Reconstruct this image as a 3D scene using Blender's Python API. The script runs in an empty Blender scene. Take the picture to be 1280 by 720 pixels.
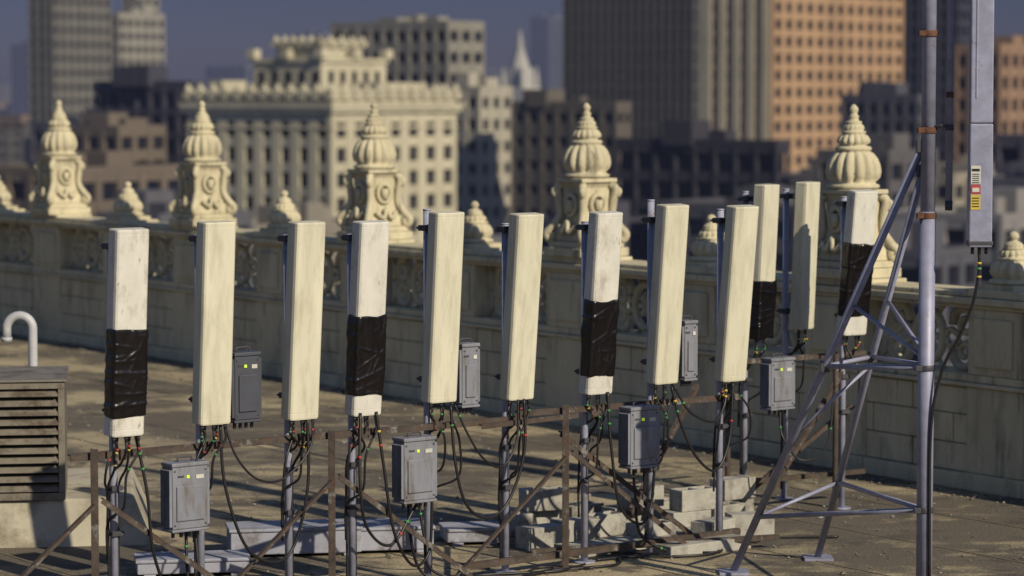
import bpy, math, random
from mathutils import Vector, Matrix, noise
random.seed(7)
sc = bpy.context.scene
R = math.radians

# ------------------------------------------------------------------ materials
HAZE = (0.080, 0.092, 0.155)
def mat(name, base, rough=0.8, metal=0.0, ns=3.0, var=0.2, bump=0.15, bs=60.0,
        dirt_or_shade=None, dlo=0.5, dhi=0.65, dns=2.0, stretch=(1, 1, 1), haze=0.0, bdist=0.01, dmax=1.0, spec=0.5,
        dirt_or_shade2=None, d2lo=.55, d2hi=.65, d2ns=10, st2=(1, 1, 1)):
    m = bpy.data.materials.new(name); m.use_nodes = True
    nt = m.node_tree; nt.nodes.clear()
    N = nt.nodes.new; L = nt.links.new
    out = N('ShaderNodeOutputMaterial'); p = N('ShaderNodeBsdfPrincipled')
    tc = N('ShaderNodeTexCoord'); oi = N('ShaderNodeObjectInfo')
    mul = N('ShaderNodeMath'); mul.operation = 'MULTIPLY'; mul.inputs[1].default_value = 37.0
    L(oi.outputs['Random'], mul.inputs[0])
    add = N('ShaderNodeVectorMath'); add.operation = 'ADD'
    L(tc.outputs['Object'], add.inputs[0]); L(mul.outputs[0], add.inputs[1])
    mp = N('ShaderNodeMapping'); mp.inputs['Scale'].default_value = stretch
    L(add.outputs[0], mp.inputs['Vector'])
    n1 = N('ShaderNodeTexNoise'); n1.inputs['Scale'].default_value = ns; n1.inputs['Detail'].default_value = 6
    n1.inputs['Roughness'].default_value = 0.65
    L(mp.outputs[0], n1.inputs['Vector'])
    r1 = N('ShaderNodeValToRGB')
    r1.color_ramp.elements[0].position = 0.3; r1.color_ramp.elements[1].position = 0.7
    r1.color_ramp.elements[0].color = tuple(c*(1-var) for c in base)+(1,)
    r1.color_ramp.elements[1].color = tuple(min(1, c*(1+var)) for c in base)+(1,)
    L(n1.outputs['Fac'], r1.inputs[0])
    col = r1.outputs[0]
    def dl(col, c, lo, hi, sc_, mx_, st):
        mq = N('ShaderNodeMapping'); mq.inputs['Scale'].default_value = st; mq.inputs['Location'].default_value = (3.1, 7.7, 1.3)
        L(add.outputs[0], mq.inputs['Vector'])
        n2 = N('ShaderNodeTexNoise'); n2.inputs['Scale'].default_value = sc_; n2.inputs['Detail'].default_value = 9
        n2.inputs['Roughness'].default_value = 0.7
        L(mq.outputs[0], n2.inputs['Vector'])
        r2 = N('ShaderNodeValToRGB'); r2.color_ramp.elements[0].position = lo; r2.color_ramp.elements[1].position = hi
        r2.color_ramp.elements[0].color = (0, 0, 0, 1); r2.color_ramp.elements[1].color = (mx_, mx_, mx_, 1)
        L(n2.outputs['Fac'], r2.inputs[0])
        mx = N('ShaderNodeMixRGB'); mx.inputs[2].default_value = c+(1,)
        L(r2.outputs[0], mx.inputs[0]); L(col, mx.inputs[1]); return mx.outputs[0]
    if dirt_or_shade: col = dl(col, dirt_or_shade, dlo, dhi, dns, dmax, stretch)
    if dirt_or_shade2: col = dl(col, dirt_or_shade2, d2lo, d2hi, d2ns, .8, st2)
    L(col, p.inputs['Base Color'])
    p.inputs['Roughness'].default_value = rough; p.inputs['Metallic'].default_value = metal
    p.inputs['Specular IOR Level'].default_value = spec
    if bump > 0:
        n3 = N('ShaderNodeTexNoise'); n3.inputs['Scale'].default_value = bs; n3.inputs['Detail'].default_value = 5
        L(add.outputs[0], n3.inputs['Vector'])
        b = N('ShaderNodeBump'); b.inputs['Strength'].default_value = bump; b.inputs['Distance'].default_value = bdist
        L(n3.outputs['Fac'], b.inputs['Height']); L(b.outputs[0], p.inputs['Normal'])
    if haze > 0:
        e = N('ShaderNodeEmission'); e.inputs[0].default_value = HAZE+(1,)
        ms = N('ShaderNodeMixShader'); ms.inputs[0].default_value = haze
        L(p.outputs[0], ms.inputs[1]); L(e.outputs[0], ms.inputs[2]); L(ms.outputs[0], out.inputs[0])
    else:
        L(p.outputs[0], out.inputs[0])
    return m

M_panel = mat('antenna_paint', (0.56, 0.54, 0.43), 0.55, ns=2.5, var=0.09, bump=0.06, bs=90, dirt_or_shade=(0.33, 0.30, 0.22), dlo=0.48, dhi=0.80, dns=3.5, stretch=(3, 3, .6), dmax=.85,
              dirt_or_shade2=(0.17, 0.14, 0.10), d2lo=.645, d2hi=.70, d2ns=12, st2=(3, 3, .5))
M_panelw = mat('antenna_paint_weathered', (0.56, 0.55, 0.51), 0.6, ns=6, var=0.10, bump=0.1, bs=90, dirt_or_shade=(0.28, 0.25, 0.20), dlo=0.52, dhi=0.72, dns=5, stretch=(1.5, 1.5, .8), dmax=.75,
               dirt_or_shade2=(0.11, 0.09, 0.07), d2lo=.62, d2hi=.68, d2ns=13, st2=(2, 2, .6))
M_wrap = mat('plastic_wrap', (0.0055, 0.0042, 0.005), 0.3, ns=5, var=0.4, bump=0.25, bs=22, bdist=0.01, spec=.5)
M_galv = mat('galvanised_steel', (0.31, 0.325, 0.43), 0.5, 0.15, ns=12, var=0.2, bump=0.1, dirt_or_shade=(0.15, 0.085, 0.05), dlo=0.61, dhi=0.69, dns=5)
M_mast = mat('mast_steel', (0.25, 0.26, 0.365), 0.5, 0.15, ns=8, var=0.2, bump=0.1, dirt_or_shade=(0.14, 0.085, 0.06), dlo=0.64, dhi=0.70, dns=6)
M_rust = mat('rusty_steel', (0.062, 0.047, 0.040), 0.8, 0.1, ns=9, var=0.45, bump=0.4, bs=50, dirt_or_shade=(0.17, 0.165, 0.16), dlo=0.56, dhi=0.63, dns=6,
             dirt_or_shade2=(0.085, 0.040, 0.022), d2lo=.56, d2hi=.62, d2ns=14)
M_rustd = mat('rust_band', (0.11, 0.05, 0.03), 0.9, 0.0, ns=20, var=0.5, bump=0.4)
M_box = mat('radio_paint', (0.18, 0.19, 0.23), 0.55, ns=4, var=0.15, bump=0.06, dirt_or_shade=(0.10, 0.085, 0.07), dlo=0.50, dhi=0.70, dns=5, stretch=(2, 2, .6))
M_boxd = mat('radio_dark', (0.05, 0.055, 0.075), 0.55, ns=4, var=0.2, bump=0.06)
M_cable = mat('cable_black', (0.011, 0.010, 0.012), 0.45, bump=0)
M_red = mat('tape_red', (0.36, 0.04, 0.03), 0.6, bump=0); M_green = mat('tape_green', (0.05, 0.25, 0.07), 0.6, bump=0)
M_yel = mat('tape_yellow', (0.5, 0.38, 0.06), 0.6, bump=0); M_white = mat('label_white', (0.5, 0.5, 0.46), 0.6, bump=0)
M_clamp = mat('clamp_dark', (0.07, 0.07, 0.085), 0.55, 0.4, bump=.1)
M_stone = mat('cream_stone', (0.50, 0.455, 0.32), 0.9, ns=1.8, var=0.15, bump=0.5, bs=35, bdist=.012, dirt_or_shade=(0.19, 0.165, 0.12), dlo=0.50, dhi=0.75, dns=2.0, stretch=(1.8, 1.8, .55), dmax=.8,
              dirt_or_shade2=(0.10, 0.09, 0.07), d2lo=.57, d2hi=.70, d2ns=3.5, st2=(2.5, 2.5, .35))
M_roof = mat('roof_membrane', (0.34, 0.285, 0.185), 0.95, ns=1.1, var=0.3, bump=0.9, bs=34, bdist=.02, dirt_or_shade=(0.080, 0.069, 0.058), dlo=0.43, dhi=0.53, dns=0.42, stretch=(1, 1.6, 1), dmax=.88,  # dark noise layers: stains plus roof shadow painted into the colour
             dirt_or_shade2=(0.065, 0.057, 0.05), d2lo=.53, d2hi=.60, d2ns=1.6, st2=(1, 1, 1))
M_conc = mat('concrete', (0.34, 0.33, 0.30), 0.92, ns=4, var=0.2, bump=0.5, bs=60, dirt_or_shade=(0.14, 0.13, 0.115), dlo=0.48, dhi=0.66, dns=4)
M_bconc = mat('painted_concrete', (0.28, 0.29, 0.36), 0.8, ns=4, var=0.15, bump=0.3, bs=60, dirt_or_shade=(0.13, 0.12, 0.12), dlo=0.50, dhi=0.66, dns=3)
M_plinth = mat('plinth_render', (0.38, 0.35, 0.28), 0.9, ns=2, var=0.15, bump=0.3, dirt_or_shade=(0.18, .155, .11), dlo=.48, dhi=.66, dns=2)
M_louver = mat('louver_metal', (0.19, 0.17, 0.14), 0.6, 0.2, ns=5, var=0.2, bump=0.1, dirt_or_shade=(0.09, .07, .055), dlo=.50, dhi=.64, dns=4)
M_black = mat('void_dark', (0.012, 0.012, 0.013), 0.9, bump=0)
M_vent = mat('vent_pipe_paint', (0.40, 0.41, 0.44), 0.5, ns=5, var=.15, bump=.05, dirt_or_shade=(.2, .18, .15), dlo=.55, dhi=.7, dns=5)

def led(name, c, s):
    m = bpy.data.materials.new(name); m.use_nodes = True
    p = m.node_tree.nodes['Principled BSDF']; p.inputs['Base Color'].default_value = c+(1,)
    p.inputs['Emission Color'].default_value = c+(1,); p.inputs['Emission Strength'].default_value = s
    return m
M_led = led('indicator_led', (0.45, 0.65, 0.04), 0.5)

# ------------------------------------------------------------------ mesh builder
class MB:
    def __init__(s): s.v = []; s.f = []; s.m = []; s.sm = []; s.X = Matrix.Identity(4)
    def addv(s, pts): 
        o = len(s.v); s.v += [tuple(s.X @ Vector(p)) for p in pts]; return o
    def face(s, idx, m=0, sm=False): s.f.append(idx); s.m.append(m); s.sm.append(sm)
    def box(s, x0, x1, y0, y1, z0, z1, m=0):
        o = s.addv([(x0,y0,z0),(x1,y0,z0),(x1,y1,z0),(x0,y1,z0),(x0,y0,z1),(x1,y0,z1),(x1,y1,z1),(x0,y1,z1)])
        for q in ((0,3,2,1),(4,5,6,7),(0,1,5,4),(1,2,6,5),(2,3,7,6),(3,0,4,7)): s.face([o+i for i in q], m)
    def cbox(s, c, sz, m=0, M=None):
        X = s.X
        s.X = X @ Matrix.Translation(c) @ (M or Matrix.Identity(4))
        a, b, d = sz[0]/2, sz[1]/2, sz[2]/2
        s.box(-a, a, -b, b, -d, d, m); s.X = X
    def beam(s, p0, p1, w, h, m=0):
        p0, p1 = Vector(p0), Vector(p1); d = p1-p0; q = d.to_track_quat('X', 'Z').to_matrix().to_4x4()
        s.cbox((p0+p1)/2, (d.length, w, h), m, q)
    def angle(s, p0, p1, w, t=.008, m=0):
        p0, p1 = Vector(p0), Vector(p1); d = p1-p0; q = d.to_track_quat('X', 'Z').to_matrix().to_4x4()
        X = s.X; s.X = X @ Matrix.Translation((p0+p1)/2) @ q
        l = d.length/2
        s.box(-l, l, -w/2, w/2, w/2-t, w/2, m); s.box(-l, l, -w/2, -w/2+t, -w/2, w/2-t, m); s.X = X
    def tube(s, pts, r, n=8, m=0, cap=True, closed=False):
        P = [Vector(p) for p in pts]; k = len(P)
        rr = r if isinstance(r, (list, tuple)) else [r]*k
        up = None; rings = []
        for i in range(k):
            if closed: t = P[(i+1) % k]-P[i-1]
            else: t = P[min(i+1, k-1)]-P[max(i-1, 0)]
            if t.length < 1e-9: t = Vector((0, 0, 1))
            t.normalize()
            if up is None:
                a = Vector((0, 0, 1)) if abs(t.z) < .9 else Vector((1, 0, 0)); up = t.cross(a).normalized()
            else:
                up = (up-t*up.dot(t)); up.normalize()
            b = t.cross(up)
            rings.append(s.addv([P[i]+(up*math.cos(2*math.pi*j/n)+b*math.sin(2*math.pi*j/n))*rr[i] for j in range(n)]))
        for i in range(k if closed else k-1):
            a, c = rings[i], rings[(i+1) % k]
            for j in range(n): s.face([a+j, a+(j+1) % n, c+(j+1) % n, c+j], m, True)
        if cap and not closed:
            s.face([rings[0]+j for j in range(n)][::-1], m); s.face([rings[-1]+j for j in range(n)], m)
    def cyl(s, p0, p1, r, n=16, m=0): s.tube([p0, p1], r, n, m)
    def lathe(s, prof, c=(0, 0), n=48, m=0, flutes=0, rot=0.0, smooth=True):
        rings = []
        for (r, z, fl) in prof:
            pts = []
            for j in range(n):
                a = 2*math.pi*j/n+rot
                q = r*(1+fl*(abs(math.cos(a*flutes/2))-.6)) if flutes else r
                pts.append((c[0]+q*math.cos(a), c[1]+q*math.sin(a), z))
            rings.append(s.addv(pts))
        for a, b in zip(rings, rings[1:]):
            for j in range(n): s.face([a+j, a+(j+1) % n, b+(j+1) % n, b+j], m, smooth)
        s.face([rings[-1]+j for j in range(n)], m); s.face([rings[0]+j for j in range(n)][::-1], m)
    def build(s, name, mats, parent=None, bevel=0, loc=None, rotz=0, seg=2, rotx=0):
        me = bpy.data.meshes.new(name); me.from_pydata(s.v, [], s.f)
        for q in mats: me.materials.append(q)
        me.polygons.foreach_set('material_index', s.m); me.polygons.foreach_set('use_smooth', s.sm); me.update()
        o = bpy.data.objects.new(name, me); sc.collection.objects.link(o)
        if parent: o.parent = parent
        if loc: o.location = loc
        o.rotation_euler = (rotx, 0, rotz)
        if bevel:
            b = o.modifiers.new('b', 'BEVEL'); b.width = bevel; b.segments = seg; b.limit_method = 'ANGLE'; b.angle_limit = R(40)
        return o
def empty(name, loc=(0, 0, 0), rotz=0):
    o = bpy.data.objects.new(name, None); sc.collection.objects.link(o); o.location = loc; o.rotation_euler = (0, 0, rotz)
    o.empty_display_size = .2; return o
def spline(P, k=10):
    P = [Vector(p) for p in P]; Q = [P[0]*2-P[1]]+P+[P[-1]*2-P[-2]]; out = []
    for i in range(1, len(Q)-2):
        a, b, c, d = Q[i-1:i+3]
        for j in range(k):
            t = j/k
            out.append(.5*((2*b)+(c-a)*t+(2*a-5*b+4*c-d)*t*t+(3*b-a-3*c+d)*t**3))
    out.append(P[-1]); return out

# ------------------------------------------------------------------ world, sun, camera
SUN_AZ = (0.641, -0.768); EL = 31
w = bpy.data.worlds.new('World'); sc.world = w; w.use_nodes = True
nt = w.node_tree; nt.nodes.clear()
wo = nt.nodes.new('ShaderNodeOutputWorld'); bg = nt.nodes.new('ShaderNodeBackground'); sky = nt.nodes.new('ShaderNodeTexSky')
sky.sky_type = 'NISHITA'; sky.sun_disc = False; sky.sun_elevation = R(EL); sky.sun_rotation = math.atan2(SUN_AZ[0], SUN_AZ[1])
sky.ozone_density = 4.0; sky.dust_density = 0.6; sky.air_density = 1.2
tc = nt.nodes.new('ShaderNodeTexCoord'); sx = nt.nodes.new('ShaderNodeSeparateXYZ'); rp = nt.nodes.new('ShaderNodeValToRGB')
nt.links.new(tc.outputs['Generated'], sx.inputs[0]); nt.links.new(sx.outputs[2], rp.inputs[0])
rp.color_ramp.elements[0].position = 0.0; rp.color_ramp.elements[0].color = (0.29, 0.31, 0.61, 1)
rp.color_ramp.elements[1].position = 0.25; rp.color_ramp.elements[1].color = (0.92, 0.86, 0.93, 1)
e = rp.color_ramp.elements.new(0.035); e.color = (0.20, 0.22, 0.46, 1)
mm = nt.nodes.new('ShaderNodeMixRGB'); mm.blend_type = 'MULTIPLY'; mm.inputs[0].default_value = 1
nt.links.new(sky.outputs[0], mm.inputs[1]); nt.links.new(rp.outputs[0], mm.inputs[2]); nt.links.new(mm.outputs[0], bg.inputs[0])
bg.inputs[1].default_value = 0.070; nt.links.new(bg.outputs[0], wo.inputs[0])

sl = bpy.data.lights.new('sun', 'SUN'); sl.energy = 4.6; sl.angle = R(0.5); sl.color = (1, 0.88, 0.66)
so = bpy.data.objects.new('sun', sl); sc.collection.objects.link(so)
sd = Vector((SUN_AZ[0]*math.cos(R(EL)), SUN_AZ[1]*math.cos(R(EL)), math.sin(R(EL))))
so.rotation_euler = sd.to_track_quat('Z', 'Y').to_euler(); so.location = sd*50

cam = bpy.data.cameras.new('camera'); co = bpy.data.objects.new('camera', cam); sc.collection.objects.link(co)
cam.lens = 100; cam.sensor_width = 36; cam.clip_end = 20000; cam.clip_start = .5
co.location = (0, 0, 3.9); co.rotation_euler = (R(90-3.94), 0, 0); sc.camera = co
cam.dof.use_dof = True; cam.dof.focus_distance = 22.0; cam.dof.aperture_fstop = 1.6
sc.view_settings.view_transform = 'Standard'; sc.view_settings.look = 'None'; sc.view_settings.exposure = 0

# ------------------------------------------------------------------ rooftop
PA = Vector((4.9, 27.2)); PD = Vector((-.5706, .8213)); PI = Vector((-.8213, -.5706))  # parapet line, inward normal
PROT = math.atan2(.8213, -.5706)
b = MB()
e0 = PA-PD*11-PI*.5; e1 = PA+PD*42-PI*.5
poly = [e0, e1, e1+PI*45, e0+PI*45]
o = b.addv([(p.x, p.y, 0) for p in poly]+[(p.x, p.y, -60) for p in poly])
b.face([o, o+1, o+2, o+3], 0)
for i in range(4): j = (i+1) % 4; b.face([o+i, o+4+i, o+4+j, o+j], 1)
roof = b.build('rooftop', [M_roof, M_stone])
b = MB(); M_seam = mat('roof_seam', (0.16, 0.135, 0.095), .9, bump=.3, var=.35, ns=2)
M_patch = mat('roof_patch', (0.10, 0.088, 0.07), .9, var=.35, bump=.5, dirt_or_shade=(.2, .17, .115), dlo=.5, dhi=.6, dns=2)
for i in range(1, 16):
    c = i*1.35
    b.X = Matrix.Translation((PA.x, PA.y, 0)) @ Matrix.Rotation(PROT, 4, 'Z')
    b.box(-8, 36, c, c+.022, .001, .005, 0)
for (x, y, sx_, sy_) in ((6, 3.1, 2.2, .8), (13, 1.6, 3, .7), (17, 4.6, 2.4, 1.5), (1, 5, 1.5, 1.2), (9.5, 6.4, 1.6, 1.0), (21, 2.5, 3.2, 1.0)):
    b.box(x, x+sx_, y, y+sy_, .006, .010, 1)
b.X = Matrix.Identity(4)
b.build('roof_seams', [M_seam, M_patch], parent=roof)
b = MB()
for i in range(3000):
    s = random.uniform(-3, 24); q = random.uniform(.1, 9) if random.random() < .7 else random.uniform(.08, .5)
    p = PA+PD*s+PI*q; r = random.uniform(.006, .022)*(1 if random.random() < .95 else 1.8)
    a = random.uniform(0, 6.28)
    b.X = Matrix.Translation((p.x, p.y, r*.4)) @ Matrix.Rotation(a, 4, 'Z') @ Matrix.Rotation(random.uniform(-.5, .5), 4, 'X')
    o = b.addv([(r, 0, 0), (0, r*.8, 0), (-r*.9, 0, 0), (0, -r*.7, 0), (0, 0, r*.6), (0, 0, -r*.5)])
    m = random.randrange(2)
    for t in ((0, 1, 4), (1, 2, 4), (2, 3, 4), (3, 0, 4), (1, 0, 5), (2, 1, 5), (3, 2, 5), (0, 3, 5)): b.face([o+k for k in t], m)
b.X = Matrix.Identity(4)
b.build('gravel', [M_conc, M_seam])

# ------------------------------------------------------------------ parapet
par = empty('stone_balustrade_parapet', (PA.x, PA.y, 0), PROT)
S0, S1 = -9.0, 40.0
b = MB()
b.box(S0, S1, -.42, -.03, 0, 1.02)
b.box(S0, S1, -.5, .07, 0.0, .16)
for ci, (za, zb) in enumerate(((.17, .44), (.45, .73), (.74, 1.0))):
    x = S0+(0.58 if ci % 2 else 0)
    while x < S1-1.17:
        b.box(x+.007, x+1.163, -.02-.01, random.uniform(-.002, .006), za, zb); x += 1.17
b.box(S0, S1, -.50, .06, 1.02, 1.06); b.box(S0, S1, -.47, .03, 1.062, 1.14)
b.box(S0, S1, -.50, .06, 1.79, 1.83); b.box(S0, S1, -.55, .11, 1.832, 1.90); b.box(S0, S1, -.51, .07, 1.902, 1.95)
b.build('wall_and_coping', [M_stone], par, bevel=.012)
b = MB(); orn = MB()
tall = [2.69+4.68*k for k in range(-2, 8)]; short = [t-2.34 for t in tall]
posts = sorted([(t, .46) for t in tall]+[(t, .36) for t in short])
for (t, hw) in posts:
    b.box(t-hw, t+hw, -.50, .035, 1.142, 1.788)
    b.box(t-hw+.10, t+hw-.10, .034, .062, 1.22, 1.70)
    b.box(t-hw-.03, t+hw+.03, -.53, .075, 1.905, 1.985)
    b.box(t-hw-.02, t+hw+.02, -.03, .025, .17, 1.018)
    b.box(t-hw-.05, t+hw+.05, -.52, .085, 0.0, .17)
b.build('piers', [M_stone], par, bevel=.012)
def spiral(cx, cz, r0, r1, a0, turns, k=34):
    return [(cx+(r0+(r1-r0)*i/k)*math.cos(a0+turns*2*math.pi*i/k), -.2, cz+(r0+(r1-r0)*i/k)*math.sin(a0+turns*2*math.pi*i/k)) for i in range(k+1)]
def rt(k, a, c): return [a+(c-a)*i/k for i in range(k+1)]
for (p, q) in zip(posts, posts[1:]):
    a = p[0]+p[1]; c = q[0]-q[1]; m = (a+c)/2; hl = (c-a)/2; z = 1.465
    orn.tube([(m+.2*math.cos(t*math.pi/12), -.17, z+.25*math.sin(t*math.pi/12)) for t in range(24)], .045, 8, closed=True)
    for g in range(6):
        an = g*math.pi/3
        orn.tube([(m, -.2, z), (m+.10*math.cos(an), -.17, z+.10*math.sin(an)), (m+.16*math.cos(an+.3), -.2, z+.18*math.sin(an+.3))], [.03, .04, .012], 7)
    for sg in (-1, 1):
        k = 34
        for vz in (-1, 1):
            orn.tube([(m+sg*(x-m), y, z+vz*(zz-z)) for (x, y, zz) in spiral(m+.2+(hl-.2)*.5, z+.15, .17, .035, math.pi*1.05, -1.35, k)], rt(k, .05, .028), 8)
            orn.tube(spline([(m+sg*(hl+.01), -.2, z+vz*.30), (m+sg*(hl-.10), -.18, z+vz*.18), (m+sg*(hl-.03), -.2, z+vz*.02)], 6), .035, 7)
            orn.tube(spline([(m+sg*.2, -.2, z), (m+sg*.32, -.16, z+vz*.08), (m+sg*.44, -.16, z+vz*.02)], 6), .034, 7)
            orn.tube([(m+sg*.1, -.2, z+vz*.23), (m+sg*.19, -.2, z+vz*.33)], .03, 7)
orn.build('scroll_ornaments', [M_stone], par)

def to_world(s, y, z=0):
    p = PA+PD*s+PI*y; return (p.x, p.y, z)
def tall_finial(s):
    e = empty('stone_finial', to_world(s, -.215, 1.985), PROT+R(random.uniform(-2, 2)))
    b = MB()
    b.box(-.36, .36, -.36, .36, 0, .10); b.box(-.32, .32, -.32, .32, .102, .17)
    b.lathe([(.39, .172, 0), (.38, .24, 0), (.31, .36, 0), (.27, .62, 0), (.28, .80, 0), (.33, .86, 0)], n=4, rot=math.pi/4, smooth=False)
    b.box(-.26, .26, -.26, .26, .862, .91)
    b.build('pedestal', [M_stone], e, bevel=.01)
    b = MB()
    for q in range(4):
        a = q*math.pi/2+math.pi/4; ca, sa = math.cos(a), math.sin(a)
        def pt(r, z): return (r*ca, r*sa, z)
        b.tube(spline([pt(.28, .84), pt(.34, .79), pt(.32, .64), pt(.31, .48), pt(.39, .35), pt(.47, .26), pt(.44, .19), pt(.39, .22), pt(.40, .27)], 5), .048, 8)
        b.tube(spline([pt(.33, .80), pt(.39, .76), pt(.36, .70)], 4), .035, 8)
        a2 = q*math.pi/2; c2, s2 = math.cos(a2), math.sin(a2)
        def fp(u, z, d=.27): return (d*c2-u*s2, d*s2+u*c2, z)
        b.tube([fp(.10*math.cos(t*math.pi/8), .60+.12*math.sin(t*math.pi/8), .225) for t in range(16)], .03, 7, closed=True)
        b.tube(spline([fp(-.16, .36, .27), fp(-.06, .28, .31), fp(0, .40, .28), fp(.06, .28, .31), fp(.16, .36, .27)], 5), .03, 7)
        b.tube([fp(0, .52, .23), fp(0, .66, .24)], .05, 8)
    b.build('scroll_brackets', [M_stone], e)
    b = MB()
    prof = [(.19, .91, 0), (.255, .915, 0), (.275, .935, 0), (.27, .955, 0), (.235, .968, 0), (.225, .985, .05), (.262, 1.03, .16), (.272, 1.09, .18), (.262, 1.16, .18), (.235, 1.23, .18),
            (.20, 1.28, .14), (.165, 1.305, .05), (.185, 1.315, 0), (.19, 1.335, 0), (.175, 1.352, 0), (.135, 1.36, 0), (.135, 1.37, 0), (.165, 1.39, .12), (.165, 1.42, .14), (.145, 1.46, .12), (.115, 1.485, 0), (.13, 1.495, 0),
            (.128, 1.51, 0), (.098, 1.52, 0), (.112, 1.54, .08), (.10, 1.57, .05), (.078, 1.59, 0), (.088, 1.60, 0), (.084, 1.612, 0), (.055, 1.62, 0), (.048, 1.65, 0), (.06, 1.665, 0), (.04, 1.68, 0), (.036, 1.70, 0), (.05, 1.725, 0), (.046, 1.75, 0), (.026, 1.775, 0), (.008, 1.79, 0)]
    b.lathe(prof, n=112, flutes=14)
    b.build('fluted_dome', [M_stone], e)
def short_finial(s):
    e = empty('stone_urn_finial', to_world(s, -.215, 1.985), PROT)
    b = MB()
    b.box(-.25, .25, -.25, .25, 0, .05)
    prof = [(.18, .05, 0), (.225, .052, 0), (.24, .075, 0), (.22, .10, 0), (.18, .105, 0), (.195, .12, .08), (.218, .17, .16), (.21, .22, .16), (.18, .27, .12), (.15, .285, 0), (.172, .295, 0), (.168, .31, 0),
            (.13, .318, 0), (.145, .34, .12), (.13, .375, .1), (.10, .392, 0), (.12, .40, 0), (.09, .41, 0), (.098, .425, .06), (.08, .45, 0), (.055, .465, 0), (.033, .478, 0), (.045, .49, 0), (.055, .515, 0), (.045, .545, 0), (.015, .565, 0)]
    b.lathe(prof, n=112, flutes=14)
    b.build('fluted_body', [M_stone], e)
for t in tall: tall_finial(t)
for t in short: short_finial(t)

# ------------------------------------------------------------------ panel antennas
PW, PDp, PH = .27, .125, 1.5
def noise_box(b, hw, hd, z0, z1, off, amp, m=0, nz=64):
    per = []
    for (cx, cy, a0) in ((hw-.02, hd-.02, 0), (-hw+.02, hd-.02, 90), (-hw+.02, -hd+.02, 180), (hw-.02, -hd+.02, 270)):
        for k in range(5):
            a = R(a0+k*22.5); per.append((cx+.02*math.cos(a), cy+.02*math.sin(a), math.cos(a), math.sin(a)))
    full = []
    for i in range(len(per)):
        p = per[i]; q = per[(i+1) % len(per)]; d = math.hypot(q[0]-p[0], q[1]-p[1]); k = max(1, int(d/.009))
        for j in range(k):
            t = j/k; full.append(tuple(p[g]+(q[g]-p[g])*t for g in range(4)))
    rings = []
    sd_ = random.uniform(0, 100)
    creases = []
    for i in range(20):
        creases.append((random.uniform(-hw, hw), random.uniform(z0, z1), random.choice((random.uniform(-.5, .5), random.uniform(.9, 1.9))), random.uniform(.4, 1.0), random.uniform(.009, .022), random.uniform(.07, .25)))
    for i in range(nz+1):
        t = i/nz; pts = []
        for (x, y, nx, ny) in full:
            edge = noise.noise(Vector((x*8, y*8, sd_)))
            zz = z0+(z1-z0)*t+(.020*edge*(1 if i > nz/2 else -1) if i in (0, nz) else 0)
            n1 = noise.noise(Vector((x*5+sd_, y*5, zz*4)))
            n2 = noise.noise(Vector((x*20, y*20+sd_, zz*13)))
            f = 0
            for (cx, cz, ang, hgt, wd, ln) in creases:
                dx, dz = x-cx, zz-cz; u = dx*math.sin(ang)+dz*math.cos(ang); v = dx*math.cos(ang)-dz*math.sin(ang)
                if abs(u) < ln: f = max(f, hgt*max(0, 1-abs(v)/wd)*(1-(u/ln)**2))
            q = off+amp*(.25+.6*n1+.3*n2+1.0*f)
            if i in (0, nz): q = off*.5
            q = max(q, .003)
            pts.append((x+nx*q, y+ny*q, zz))
        rings.append(b.addv(pts))
    k = len(full)
    for a, c in zip(rings, rings[1:]):
        for j in range(k): b.face([a+j, a+(j+1) % k, c+(j+1) % k, c+j], m, True)

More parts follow.
